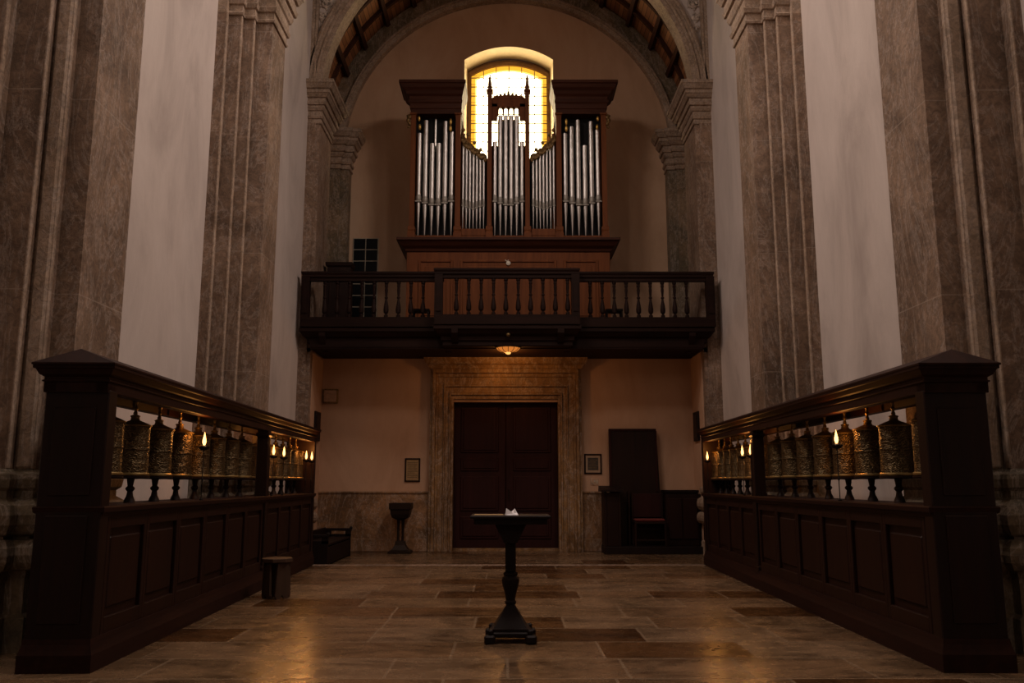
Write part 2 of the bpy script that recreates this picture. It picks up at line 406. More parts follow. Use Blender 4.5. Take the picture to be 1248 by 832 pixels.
# stucco scrolls in the spandrels
def spiral(cx, cz, y, r, turns, sgn, a0):
    return [(cx+sgn*r*(1-t/28*.85)*math.cos(a0+t/28*turns*2*PI), y, cz+r*(1-t/28*.85)*math.sin(a0+t/28*turns*2*PI)) for t in range(29)]
for s in (-1, 1):
    m = MB()
    for x, z, r in ((4.52, 12.5, .09), (4.45, 12.85, .12), (4.36, 13.2, .14), (4.2, 13.5, .16), (4.45, 13.6, .13), (4.5, 12.2, .05)):
        m.tube(spiral(s*x, z, 18.96, r, 1.6, s, r*20), [.035]*20+[.028]*9, 6)
        m.ball((s*x, 18.95, z), .035)
        for k in range(5):
            a = k*1.256+r*9; m.ball((s*x+math.cos(a)*r*1.1, 18.97, z+math.sin(a)*r*1.1), .04, (1, .5, 1.3), 8, 6)
    m.build('spandrel_relief', CARVED_STONE, aw, True)

# side walls of the bay: plastered below the gallery, set back above
for s, xi, nm in ((-1, 4.47, 'wall_bay_left'), (1, 4.35, 'wall_bay_right')):
    struct(MB().box(s*xi, s*5.2, 19.1, 20.6, FL, 4.34).build(nm, PLASTER_LOW))
    struct(MB().box(s*4.9, s*5.3, 20.0, 22.4, 4.3, 11).build(nm+'_upper', PLASTER_BACK))

# ------------------------------------------------------------------ lower back wall, wainscot, portal
DL = 20.2
wl = MB()
wl.box(-5.2, -1.42, DL, DL+.4, FL, 4.34); wl.box(1.24, 5.2, DL, DL+.4, FL, 4.34); wl.box(-1.42, 1.24, DL, DL+.4, 3.3, 4.34)
struct(wl.build('wall_back', PLASTER_LOW))
for x0, x1 in ((-4.47, -1.89), (1.69, 4.35)):
    m = MB(); m.box(x0, x1, DL-.05, DL+.01, FL, 1.17); m.box(x0, x1, DL-.075, DL, 1.15, 1.20, .01)
    m.box(x0, x1, DL-.09, DL, FL, .12, .012)
    n = 3; wd = (x1-x0)/n
    for k in range(1, n): m.box(x0+k*wd-.012, x0+k*wd+.012, DL-.056, DL-.04, .12, 1.15)
    struct(m.build('baseboard_back', STONE_WAIN))
PC = -.09
door = struct(MB().box(-1.42, 1.24, DL+.28, DL+.34, FL, 3.4).build('door_1', WOOD_DOOR))
def U(m, xo, xi_, zo, zi, y0, y1):      # U-shaped moulding round the door
    m.box(PC-xo, PC-xi_, y0, y1, FL, zo, .006); m.box(PC+xi_, PC+xo, y0, y1, FL, zo, .006); m.box(PC-xi_, PC+xi_, y0, y1, zi, zo, .006)
m = MB()
for xo, xi_, y0 in ((1.79, 1.73, .16), (1.73, 1.66, .20), (1.66, 1.60, .13), (1.60, 1.47, .10), (1.47, 1.44, .13), (1.44, 1.34, .08), (1.34, 1.305, .11), (1.305, 1.24, .06)):
    dz = (xo-1.24)*1.45; di = (xi_-1.24)*1.45
    U(m, xo, xi_, 3.36+dz, 3.36+di, DL-y0, DL+.25)
m.box(PC-1.25, PC+1.25, DL+.20, DL+.3, FL, FL+.06)
fr = m.build('door_surround', STONE_PORTAL, door)
m = MB(); m.loft(PC-1.79, PC+1.79, DL-.16, DL, [(0, 4.06), (.03, 4.08), (.05, 4.15), (.10, 4.19), (.14, 4.27), (.15, 4.33)])
m.build('lintel_cornice', STONE_PORTAL, fr)
for s in (-1, 1):
    x0, x1 = (PC-1.235, PC-.008) if s < 0 else (PC+.008, PC+1.235)
    lf = MB().box(x0, x1, DL+.22, DL+.28, FL+.06, 3.34, .01).build('door_leaf', WOOD_DOOR, door)
    m = MB()
    for z0, z1 in ((.10, .62), (.74, 1.55), (1.67, 1.98), (2.1, 3.2)):
        m.box(x0+.16, x1-.16, DL+.195, DL+.225, z0, z1, .015); m.box(x0+.22, x1-.22, DL+.18, DL+.2, z0+.06, z1-.06, .012)
    m.build('door_panel', WOOD_DOOR, lf)
MB().tube([(PC+.07, DL+.2, 1.25), (PC+.07, DL+.14, 1.25), (PC+.07, DL+.14, 1.02), (PC+.07, DL+.2, 1.02)], .012).build('door_handle', BRONZE_D, door)

# ------------------------------------------------------------------ upper back wall with niche window
DU = 21.9
def seg_top(xh, zs, za, n=20):   # segmental arch points right to left
    r = (xh*xh+(za-zs)**2)/(2*(za-zs)); c = za-r; a = math.asin(xh/r)
    return [(r*math.sin(a-2*a*k/n), c+r*math.cos(a-2*a*k/n)) for k in range(n+1)]
WC = -.02
RX, RS, RA, RB = 1.225, 12.93, 13.32, 9.4
wu = MB()
wu.box(-5.3, WC-RX, DU, DU+.7, 4.0, 15.6); wu.box(WC+RX, 5.3, DU, DU+.7, 4.0, 15.6); wu.box(WC-RX, WC+RX, DU, DU+.7, 4.0, RB)
arc = [(WC+x, z) for x, z in seg_top(RX, RS, RA)]
for a, b in zip(arc, arc[1:]): wu.prism([a, (a[0], 15.6), (b[0], 15.6), b], 'y', DU, DU+.7)
bmesh.ops.remove_doubles(wu.bm, verts=wu.bm.verts, dist=1e-4)
up = struct(wu.build('wall_gallery', PLASTER_BACK))
# white-washed splayed lining of the niche
m = MB(); arc2 = [(WC+RX, RB)]+[(WC+x, z) for x, z in seg_top(RX, RS, RA)]+[(WC-RX, RB)]
inn = [(WC+RX-.055, RB)]+[(WC+x, z) for x, z in seg_top(RX-.055, RS-.02, RA-.02)]+[(WC-RX+.055, RB)]
for k in range(len(arc2)-1):
    m.quad([(arc2[k][0], DU-.004, arc2[k][1]), (arc2[k+1][0], DU-.004, arc2[k+1][1]), (inn[k+1][0], DU+.64, inn[k+1][1]), (inn[k][0], DU+.64, inn[k][1])])
m.quad([(WC-RX, DU, RB+.01), (WC+RX, DU, RB+.01), (WC+RX, DU+.64, RB+.01), (WC-RX, DU+.64, RB+.01)])
NICHE = flat('niche_limewash', (.78, .66, .45), .85, noise_amt=.05)
md_ = m.build('niche_lining', NICHE, up).modifiers.new('s', 'SOLIDIFY'); md_.thickness = .01
# stained glass window
WY = DU+.60
GX, GS, GA, GB = 1.06, 12.74, 13.06, 9.6
def arched(xh, zs, za, zb): return [(WC+xh, zb)]+[(WC+x, z) for x, z in seg_top(xh, zs, za)]+[(WC-xh, zb)]
win = struct(MB().prism(arched(GX+.16, GS+.2, GA+.22, GB-.1), 'y', WY+.06, WY+.10).build('window_1', FRAMEW))
def band(o, i, y0, y1, mat, name, parent):
    m = MB()
    for k in range(len(o)-1): m.prism([o[k], o[k+1], i[k+1], i[k]], 'y', y0, y1)
    return m.build(name, mat, parent)
A_ = arched(GX+.10, GS+.06, GA+.10, GB); B_ = arched(GX, GS, GA, GB)
fr = band(A_, B_, WY-.06, WY+.05, FRAMEW, 'window_frame', win)
C_ = arched(GX-.055, GS-.03, GA-.06, GB); D_ = arched(GX-.15, GS-.12, GA-.17, GB)
band(B_, D_, WY+.01, WY+.03, GLASS_AMBER, 'amber_pane', win)
band(arched(GX-.105, GS-.09, GA-.13, GB), D_, WY, WY+.02, GLASS_GOLD, 'gold_pane', win)
MB().prism(D_, 'y', WY+.01, WY+.03).build('clear_pane', GLASS_CLEAR, win)
m = MB()
def topz(x, d=0):
    xh, zs, za = GX-d, GS-d, GA-d*1.1; r = (xh*xh+(za-zs)**2)/(2*(za-zs)); return za-r+math.sqrt(max(r*r-x*x, 0))
for x in (-.72, -.36, 0, .36, .72): m.box(WC+x-.011, WC+x+.011, WY-.02, WY+.01, GB, topz(x)-.02)
z = GB+.1
while z < GA-.1:
    xh = GX if z < GS else math.sqrt(max(0, 1-((z-GS)/(GA-GS))**1))*GX
    m.box(WC-xh, WC+xh, WY-.02, WY+.01, z-.010, z+.010); z += .272
m.build('window_leading', GREYLEAD, win)
m = MB()
for k in range(12):      # short leads across the amber border
    z = GB+.2+k*.27
    for s in (-1, 1): m.box(WC+s*(GX-.15), WC+s*GX, WY-.005, WY+.005, z-.006, z+.006)
m.build('border_leading', GREYLEAD, win)
# small dark leaded window at the left end of the gallery
w2 = struct(MB().box(-4.16, -3.48, DU-.03, DU+.02, 5.0, 7.82).build('window_2', PALEMULL))
m = MB(); 
for cx0 in (-4.135, -3.81):
    for k in range(9): m.box(cx0, cx0+.30, DU-.045, DU-.025, 7.52-k*.31, 7.80-k*.31)
m.build('window_pane', DGLASS, w2)
# back arch ring, wooden vault, purlins
BC, BZ, BR = -.05, 10.2, 4.42
m = MB()
for r0, r1, y0 in ((BR, BR+.12, DU-.20), (BR+.12, BR+.17, DU-.26)):
    m.ring(BC, BZ, r0, r1, y0, DU+.02)
m.build('arch_moulding', STONE_ARCH, up)
MB().ring(BC, BZ, BR+.17, BR+.60, DU-.14, DU+.02).build('shaded_arch_band', STONE_D, up)  # dark stone here carries the shade between ring and vault in its colour
VR = 4.98
vm_ = bmesh.new(); uv = vm_.loops.layers.uv.new('UVMap'); n = 72; prev = None
for k in range(n+1):
    a = -.1+(PI+.2)*k/n
    cur = [(vm_.verts.new((AC+VR*math.cos(a), y, AZ-.05+VR*math.sin(a))), (y, VR*a)) for y in (19.3, DU+.1)]
    if prev:
        f = vm_.faces.new([prev[0][0], prev[1][0], cur[1][0], cur[0][0]])
        for lp, (v, t) in zip(f.loops, (prev[0], prev[1], cur[1], cur[0])): lp[uv].uv = t
    prev = cur
me = bpy.data.meshes.new('ceiling'); vm_.to_mesh(me); vm_.free(); me.materials.append(VAULT)
vault = bpy.data.objects.new('ceiling', me); COL.objects.link(vault); struct(vault)
sm = vault.modifiers.new('s', 'SOLIDIFY'); sm.thickness = .12; sm.offset = 0
for k in range(17):
    a = .05+(PI-.1)*k/16; m = MB(); m.box(-.16, .02, 19.36, DU, -.06, .06)
    bmesh.ops.rotate(m.bm, verts=m.bm.verts, cent=(0, 0, 0), matrix=Matrix.Rotation(-a, 3, 'Y'))
    m.move((AC+(VR-.05)*math.cos(a), 0, AZ-.05+(VR-.05)*math.sin(a))).build('purlin', VAULT_BEAM, vault)
for y in (20.2, 21.05):
    MB().ring(AC, AZ-.05, VR-.16, VR-.04, y-.05, y+.05).build('vault_rib', VAULT_BEAM, vault)
# corner pilasters of the back wall
for s, xi in ((-1, 4.27), (1, 4.20)):
    p = MB().loft(s*xi, s*5.2, 21.55, 22.2, [(0, 4.3), (0, 9.65)]); p.loft(s*(xi+.22), s*5.2, 21.48, 22.2, [(0, 4.3), (0, 9.65)])
    p = p.build('pilaster', STONE_D, up)
    m = MB(); m.loft(s*xi, s*5.2, 21.55, 22.2, cap_prof(9.60, 1.02)); m.loft(s*(xi+.22), s*5.2, 21.48, 22.2, cap_prof(9.60, 1.02))
    m.build('capital', STONE_ARCH, p)

# ------------------------------------------------------------------ organ gallery (balcony)
GD = 4.80
gal = thing('organ_gallery', 'dark wooden balcony with turned baluster railing carrying the pipe organ', 'balcony', (0, 18.6, GD))
m = MB(); m.box(-4.44, 4.33, 18.62, 20.18, 4.35, GD); m.box(-4.88, 4.88, 20.12, 21.86, 4.35, GD); m.box(-4.46+.04, 4.3, 18.62, 20.15, 4.33, 4.36)
m.build('deck', WOOD_G, gal)
def front_prof(): return [(0, 4.34), (.02, 4.36), (.02, 4.44), (.06, 4.47), (.07, 4.55), (.14, 4.60), (.19, 4.68), (.22, 4.70), (.22, 4.76), (.20, 4.79)]
m = MB(); m.loft(-4.44, 4.33, 18.70, 18.84, front_prof()); m.loft(-1.45, 1.36, 18.42, 18.8, [(o*.95, z+.012) for o, z in front_prof()])
m.build('cornice', WOOD_G, gal)
for x in (-4.15, -1.38, 1.30, 4.05): MB().prism([(18.50, 4.70), (18.50, 4.60), (18.62, 4.42), (19.0, 4.30), (19.0, 4.70)], 'x', x-.07, x+.07).build('console_bracket', WOOD_G, gal)
for x in (-1.2, 1.12): MB().prism([(18.20, 4.72), (18.20, 4.62), (18.34, 4.44), (18.5, 4.36), (18.5, 4.72)], 'x', x-.07, x+.07).build('console_bracket', WOOD_G, gal)
RY, RYC = 18.55, 18.28
def rail(x0, x1, y, zt, zb, name='rail'):
    m = MB(); m.loft(x0, x1, y-.055, y+.055, [(0, zt-.21), (.0, zt-.15), (.03, zt-.12), (.03, zt-.08), (.05, zt-.04), (.05, zt)]); m.build('top_rail', WOOD_G, gal)
    m = MB(); m.loft(x0, x1, y-.07, y+.07, [(.02, zb-.22), (.02, zb-.04), (0, zb-.03), (0, zb)]); m.build('bottom_rail', WOOD_G, gal)
rail(-4.60, -1.62, RY, 6.05, 5.02); rail(1.50, 4.52, RY, 6.05, 5.02); rail(-1.62, 1.50, RYC, 6.06, 5.03)
for x, y in ((-4.55, RY), (4.48, RY), (-1.56, RYC), (1.45, RYC)):
    m = MB(); m.loft(x-.09, x+.09, y-.08, y+.08, [(0, 4.80), (0, 5.95)]); m.loft(x-.05, x+.05, y-.10, y-.08, [(0, 5.1), (0, 5.75)])
    if abs(y-RYC) < .01: m.box(x-.09, x+.09, y+.08, RY+.05, 4.82, 5.02); m.box(x-.09, x+.09, y+.08, RY+.05, 5.85, 6.03)
    m.build('post', WOOD_G, gal)
bal_prof = [(.035, 0), (.035, .05), (.022, .06), (.022, .09), (.04, .11), (.045, .17), (.038, .26), (.022, .38), (.018, .42), (.030, .44), (.030, .46), (.018, .48),
            (.022, .55), (.028, .62), (.022, .68), (.03, .70), (.03, .73), (.022, .75), (.035, .77), (.035, .83)]
bm0 = MB().lathe([(r*1.3, z) for r, z in bal_prof], n=10); b0 = bm0.build('baluster', WOOD_G, None, True); bmesh_ = b0.data
bpy.data.objects.remove(b0)
def balu(x, y, z):
    o = bpy.data.objects.new('baluster', bmesh_); COL.objects.link(o); o.parent = gal; o.location = (x, y-18.6, z-GD)
for k in range(9): balu(-4.12+k*.2735, RY, 5.02)
for k in range(9): balu(1.80+k*.2695, RY, 5.02)
for k in range(10): balu(-1.17+k*.272, RYC, 5.03)
# knob under the cornice
MB().ball((-.03, 18.26, 4.58), .05).build('knob', BRASS, gal, True)

lamp = thing('ceiling_lamp', 'small glowing amber fluted glass lamp under the middle of the dark balcony', 'lamp', (-.03, 18.62, 4.33))
m = MB(); n = 32
pr = [(.04, -.085), (.10, -.10), (.17, -.085), (.235, -.04), (.255, 0)]
for (r, z) in pr: pass
rings = []
for r, z in pr: rings.append([m.bm.verts.new((-.03+r*(1+.05*(k % 2))*math.cos(2*PI*k/n), 18.62-.12+r*(1+.05*(k % 2))*math.sin(2*PI*k/n)*.9, 4.33+z)) for k in range(n)])
for a, b in zip(rings, rings[1:]):
    for k in range(n): m.bm.faces.new((a[k], a[(k+1) % n], b[(k+1) % n], b[k]))
m.build('lamp_shade', LAMP, lamp)
MB().ball((-.03, 18.50, 4.235), .065, (1, 1, .8)).build('bulb', LAMP_HOT, lamp, True)
for k in range(12):
    a = 2*PI*k/12; MB().tube([(-.03+(r+.008)*math.cos(a), 18.50+(r+.008)*math.sin(a)*.9, 4.33+z-.004) for r, z in pr], .007, 5).build('lamp_rib', BRASS, lamp)
m = MB().lathe([(.27, 0), (.275, .012), (.2, .025)], (-.03, 18.51, 4.325), 24); m.build('rim', BRASS, lamp, True)
lg = point_light('lamp_glow', (-.03, 18.9, 4.10), 26, (1, .42, .11), .12)

# ------------------------------------------------------------------ pipe organ
OY = 20.3; OC = -.03
org = thing('pipe_organ', 'tall red-brown pipe organ with silver pipes standing on the balcony before the window', 'pipe organ', (OC, OY, GD))
m = MB(); m.box(OC-2.5, OC+2.5, OY, OY+1.5, GD, 7.02)
m.loft(OC-2.5, OC+2.5, OY, OY+1.5, [(.04, GD), (.04, GD+.3), (0, GD+.34)])
base = m.build('case_base', WOOD_O, org)
m = MB()
for x0, x1 in ((-2.15, -1.42), (-1.12, 1.12), (1.42, 2.15)):
    for z0, z1 in ((5.3, 6.75),):
        # raised frame round a sunken field
        for a, b, c, d in ((x0, x1, z1, z1+.06), (x0, x1, z0-.06, z0), (x0-.06, x0, z0-.06, z1+.06), (x1, x1+.06, z0-.06, z1+.06)): m.box(OC+a, OC+b, OY-.03, OY+.01, c, d, .008)
        m.box(OC+x0+.10, OC+x1-.10, OY-.015, OY+.01, z0+.1, z1-.1, .01)
m.build('base_panel', WOOD_O, base)
m = MB(); m.lathe([(.0, 0), (.055, 0), (.055, .02), (.0, .03)], (0, 0, 0), 16, False)
bmesh.ops.rotate(m.bm, verts=m.bm.verts, cent=(0, 0, 0), matrix=Matrix.Rotation(PI/2, 3, 'X')); m.move((OC, OY-.02, 6.72))
m.tube([(OC-.08, OY-.03, 6.80), (OC-.03, OY-.03, 6.76), (OC, OY-.035, 6.80)], .012); m.build('emblem', flat('ivory_plate', (.62, .55, .45), .5), base)
m = MB(); m.loft(OC-2.5, OC+2.5, OY, OY+1.45, [(0, 7.0), (.03, 7.02), (.05, 7.08), (.12, 7.14), (.20, 7.24), (.24, 7.26), (.24, 7.32), (.20, 7.33)])
m.build('base_cornice', WOOD_OD, org)
m = MB(); m.box(OC-2.5, OC+2.5, OY-.02, OY+1.2, 7.32, 7.43, .01)
for s in (-1, 1): m.box(OC+s*.56, OC+s*1.18, OY-.03, OY+.2, 7.42, 7.60, .01)
m.build('pipe_plinth', WOOD_O, org)
# tower pillars
def pillar(x0, x1, z1, y0=OY-.06, y1=OY+.12):
    m = MB(); m.loft(OC+x0, OC+x1, y0, y1, [(.035, 7.36), (.035, 7.48), (.02, 7.50), (.02, 7.53), (.03, 7.56), (.03, 7.64), (0, 7.66), (0, z1-.06), (.03, z1-.04), (.03, z1)])
    return m.build('pillar', WOOD_O, org)
for x0, x1, z1 in ((-2.46, -2.34, 10.62), (-1.33, -1.20, 10.62), (1.20, 1.33, 10.62), (2.34, 2.46, 10.62)): pillar(x0, x1, z1)
for s in (-1, 1):
    p = pillar(*((s*.475-.055, s*.475+.055)), 11.25)
    m = MB(); x = OC+s*.475
    for k in range(9):
        z = 11.22+k*.045; m.box(x-.055+.005*k, x+.055-.005*k, OY-.05, OY+.09, z, z+.03)
        m.ball((x-(.06-.005*k), OY, z+.02), .018, u=6, v=5); m.ball((x+(.06-.005*k), OY, z+.02), .018, u=6, v=5)
    m.ball((x, OY+.02, 11.66), .025); m.build('spire', WOOD_O, p)
for s in (-1, 1):
    x0, x1 = sorted((s*1.19, s*2.47))
    # dark case body behind the tower pipes
    MB().box(OC+x0+.02, OC+x1-.02, OY+.24, OY+.7, 7.40, 10.62).build('tower_back', BLACK, org)
    m = MB(); m.box(OC+s*2.46, OC+s*2.42, OY-.02, OY+.7, 7.4, 10.6); m.box(OC+s*1.21, OC+s*1.25, OY-.02, OY+.7, 7.4, 10.6); m.build('tower_side', WOOD_O, org)
    m = MB(); 
    xi0, xi1 = OC+x0, OC+x1
    prof = [(0, 10.60), (.0, 10.72), (.02, 10.74), (.02, 10.86), (.05, 10.90), (.05, 10.94), (.03, 10.96), (.03, 11.05), (.08, 11.10), (.11, 11.18), (.17, 11.24), (.20, 11.32), (.23, 11.34), (.23, 11.41)]
    # flare more on the outer side
    rings = []
    for o, z in prof:
        oi, oo = o*.5, o*1.25
        a, b = (xi0-oo, xi1+oi) if s < 0 else (xi0-oi, xi1+oo)
        rings.append([m.bm.verts.new(q) for q in ((a, OY-.06-o, z), (b, OY-.06-o, z), (b, OY+.75, z), (a, OY+.75, z))])
    for A, B in zip(rings, rings[1:]):
        for k in range(4): m.bm.faces.new((A[k], A[(k+1) % 4], B[(k+1) % 4], B[k]))
    m.bm.faces.new(rings[0][::-1]); m.bm.faces.new(rings[-1])
    m.build('tower_cornice', WOOD_OD, org)
    # gilt carving at the pillar heads and gilt drops between
    m = MB()
    for x, z, r in ((s*2.50, 10.52, .055), (s*2.54, 10.44, .05), (s*2.50, 10.36, .05), (s*2.52, 10.26, .035)): m.ball((OC+x, OY-.02, z), r, (1, .8, 1.1))
    m.tube([(OC+s*2.46, OY-.05, 10.6), (OC+s*2.56, OY-.05, 10.55), (OC+s*2.55, OY-.05, 10.4), (OC+s*2.47, OY-.05, 10.3)], .025)
    m.build('gilt_bracket', CARVE, org, True)
    m = MB()
    for x, z, h in ((1.46, 10.40, .09), (1.46, 10.22, .09), (2.26, 10.48, .07), (2.24, 10.26, .08)): m.ball((OC+s*x, OY-.02, z), .038, (1, 1, h/.038))
    m.build('gilt_drop', GOLD, org, True)
# centre header with little arches and cresting
m = MB()
m.box(OC-.43, OC+.43, OY-.02, OY+.08, 10.80, 11.04, .01)
m.prism([(OC+.43*math.cos(PI*k/16), 11.02+.10*math.sin(PI*k/16)) for k in range(17)], 'y', OY-.03, OY+.08)
for s in (-1, 1): m.box(OC+s*.43, OC+s*.28, OY-.02, OY+.08, 10.45, 10.9, .01)
for k in range(5):
    x = OC-.27+k*.135; m.prism([(x-.032, 10.85), (x-.018, 10.58), (x+.018, 10.58), (x+.032, 10.85)], 'y', OY-.01, OY+.07)
for k in range(4):
    x = OC-.2025+k*.135; m.ring(x, 10.74, .05, .075, OY-.01, OY+.07, 0, PI, 10)
m.build('pipe_header', WOOD_O, org)
m = MB()
for k in range(7):
    x = OC-.30+k*.10; z = 11.08+.08*math.sin(PI*(k+.5)/7); m.ball((x, OY+.02, z), .035, (1, .6, 1.2), 8, 6)
    m.tube(spiral(x, z+.03, OY+.02, .04, 1.1, 1 if k % 2 else -1, 1.2), .012, 5)
m.lathe([(.05, 0), (.02, .05), (.03, .08), (.012, .12), (.02, .15), (.0, .2)], (OC, OY+.02, 11.14), 8, False)
m.build('cresting', CARVE, org, True)
# sloping carved headers over the side flats
for s in (-1, 1):
    m = MB()
    for k in range(12):
        t = k/11; x = OC+s*(1.18-.60*t); z = 9.98-.52*t**.8+.03*math.sin(k*2)
        m.tube(spiral(x, z, OY+.03, .075-.02*(k % 2), 1.2, s*(1 if k % 2 else -1), k*.9), .026, 6)
        m.ball((x, OY+.02, z-.05), .05, (1, .6, 1.2), 8, 6)
    for x, z in ((1.14, 10.20), (1.02, 10.08), (.86, 9.86), (.70, 9.68)): m.ball((OC+s*x, OY+.03, z), .045, (1, .7, 1.2), 8, 6)
    m.tube([(OC+s*1.18, OY+.06, 10.02), (OC+s*.95, OY+.06, 9.80), (OC+s*.75, OY+.06, 9.58), (OC+s*.56, OY+.06, 9.50)], .045, 6)
    m.build('carved_header', CARVE, org, True)
    m = MB(); m.prism([(OC+s*1.2, 7.5), (OC+s*1.2, 9.95), (OC+s*.9, 9.70), (OC+s*.47, 9.42), (OC+s*.47, 7.5)], 'y', OY+.2, OY+.26); m.build('flat_back', BLACK, org)
m = MB().box(OC-.48, OC+.48, OY+.2, OY+.26, 7.4, 9.85).box(OC-.275, OC+.275, OY+.2, OY+.26, 9.8, 10.56).build('centre_back', BLACK, org)
# side frames above the flats
for s in (-1, 1):
    MB().box(OC+s*1.19, OC+s*1.10, OY+.14, OY+.22, 7.5, 10.15).build('tower_side', WOOD_O, org)
# pipes
def pipe(x, r, z0, zm, zt, y):
    m = MB(); n = 14
    m.lathe([(r, zm+.10), (r, zt), (r*.86, zt), (r*.86, zt-.25)], (OC+x, y, 0), n, False)
    m.lathe([(r*.98, zm-.02), (r, zm+.11)], (OC+x, y, 0), n, False)
    p = m.build('pipe', PIPE, org, True)
    MB().lathe([(r*.16, z0), (r*.22, z0+.02), (r*.95, zm-.03), (r*.95, zm)], (OC+x, y, 0), n).build('pipe_foot', PIPE, p, True)
    m = MB(); m.lathe([(r*1.0, zm+.0), (r*1.16, zm+.02), (r*1.18, zm+.12), (r*1.0, zm+.16)], (OC+x, y, 0), n, False)
    m.box(OC+x-r*1.2, OC+x+r*1.2, y-r*1.35, y-r*.7, zm-.03, zm+.005, .004)
    m.build('pipe_mouth', PIPE_MOUTH, p, True)
for s in (-1, 1):
    n = 6
    tops = {-1: (10.12, 10.46, 9.85, 9.85, 10.44, 10.16), 1: (10.12, 10.30, 10.48, 9.80, 10.44, 10.22)}[s]
    for k in range(6):
        x = s*1.84+(k-2.5)*.165; d = abs(k-2.5)
        pipe(x, .066, 7.44, 8.22+.045*d, tops[k], OY+.09)
    if s < 0: MB().lathe([(.03, 9.7), (.03, 10.56)], (OC-1.86, OY+.19, 0), 8).build('pipe', PIPE, org, True)
    for k in range(7):
        x = s*(1.14-k*.0865); t = 9.86-.058*k
        pipe(x, .034, 7.61, 8.14+.03*abs(k-3), t, OY+.08)
for k in range(6):
    x = (k-2.5)*.137
    pipe(x, .056, 7.44, 8.22+.045*abs(k-2.5), 9.90 if k in (0, 5) else 10.60, OY+.09)

# things on the gallery
m = MB(); m.box(-4.36, -3.80, 19.75, 20.1, GD, 6.50, .01); m.loft(-4.36, -3.80, 19.75, 20.1, [(0, 6.48), (.03, 6.52), (.04, 6.6)])
cb = thing('cupboard', 'tall dark cupboard on the left end of the balcony', 'cupboard', (-4.1, 19.9, GD)); m.build('body', WOOD_D, cb)
m = MB(); m.box(-4.30, -4.10, 19.73, 19.76, 5.0, 6.4, .01); m.box(-4.06, -3.86, 19.73, 19.76, 5.0, 6.4, .01); m.build('door', WOOD_D, cb)
def low_stool(x, y, label):
    t = thing('stool', label, 'stool', (x, y, GD), 0, None)
    MB().box(x-.2, x+.2, y-.15, y+.15, GD+.5, GD+.56, .01).build('seat', WOOD_BLACK, t)
    for a in (-1, 1):
        for b in (-1, 1): MB().box(x+a*.15, x+a*.19, y+b*.10, y+b*.14, GD, GD+.505).build('leg', WOOD_BLACK, t)
low_stool(-2.05, 19.35, 'low black stool on the balcony behind the railing, left of the organ')
low_stool(2.42, 19.35, 'low black stool on the balcony behind the railing, right of the organ')

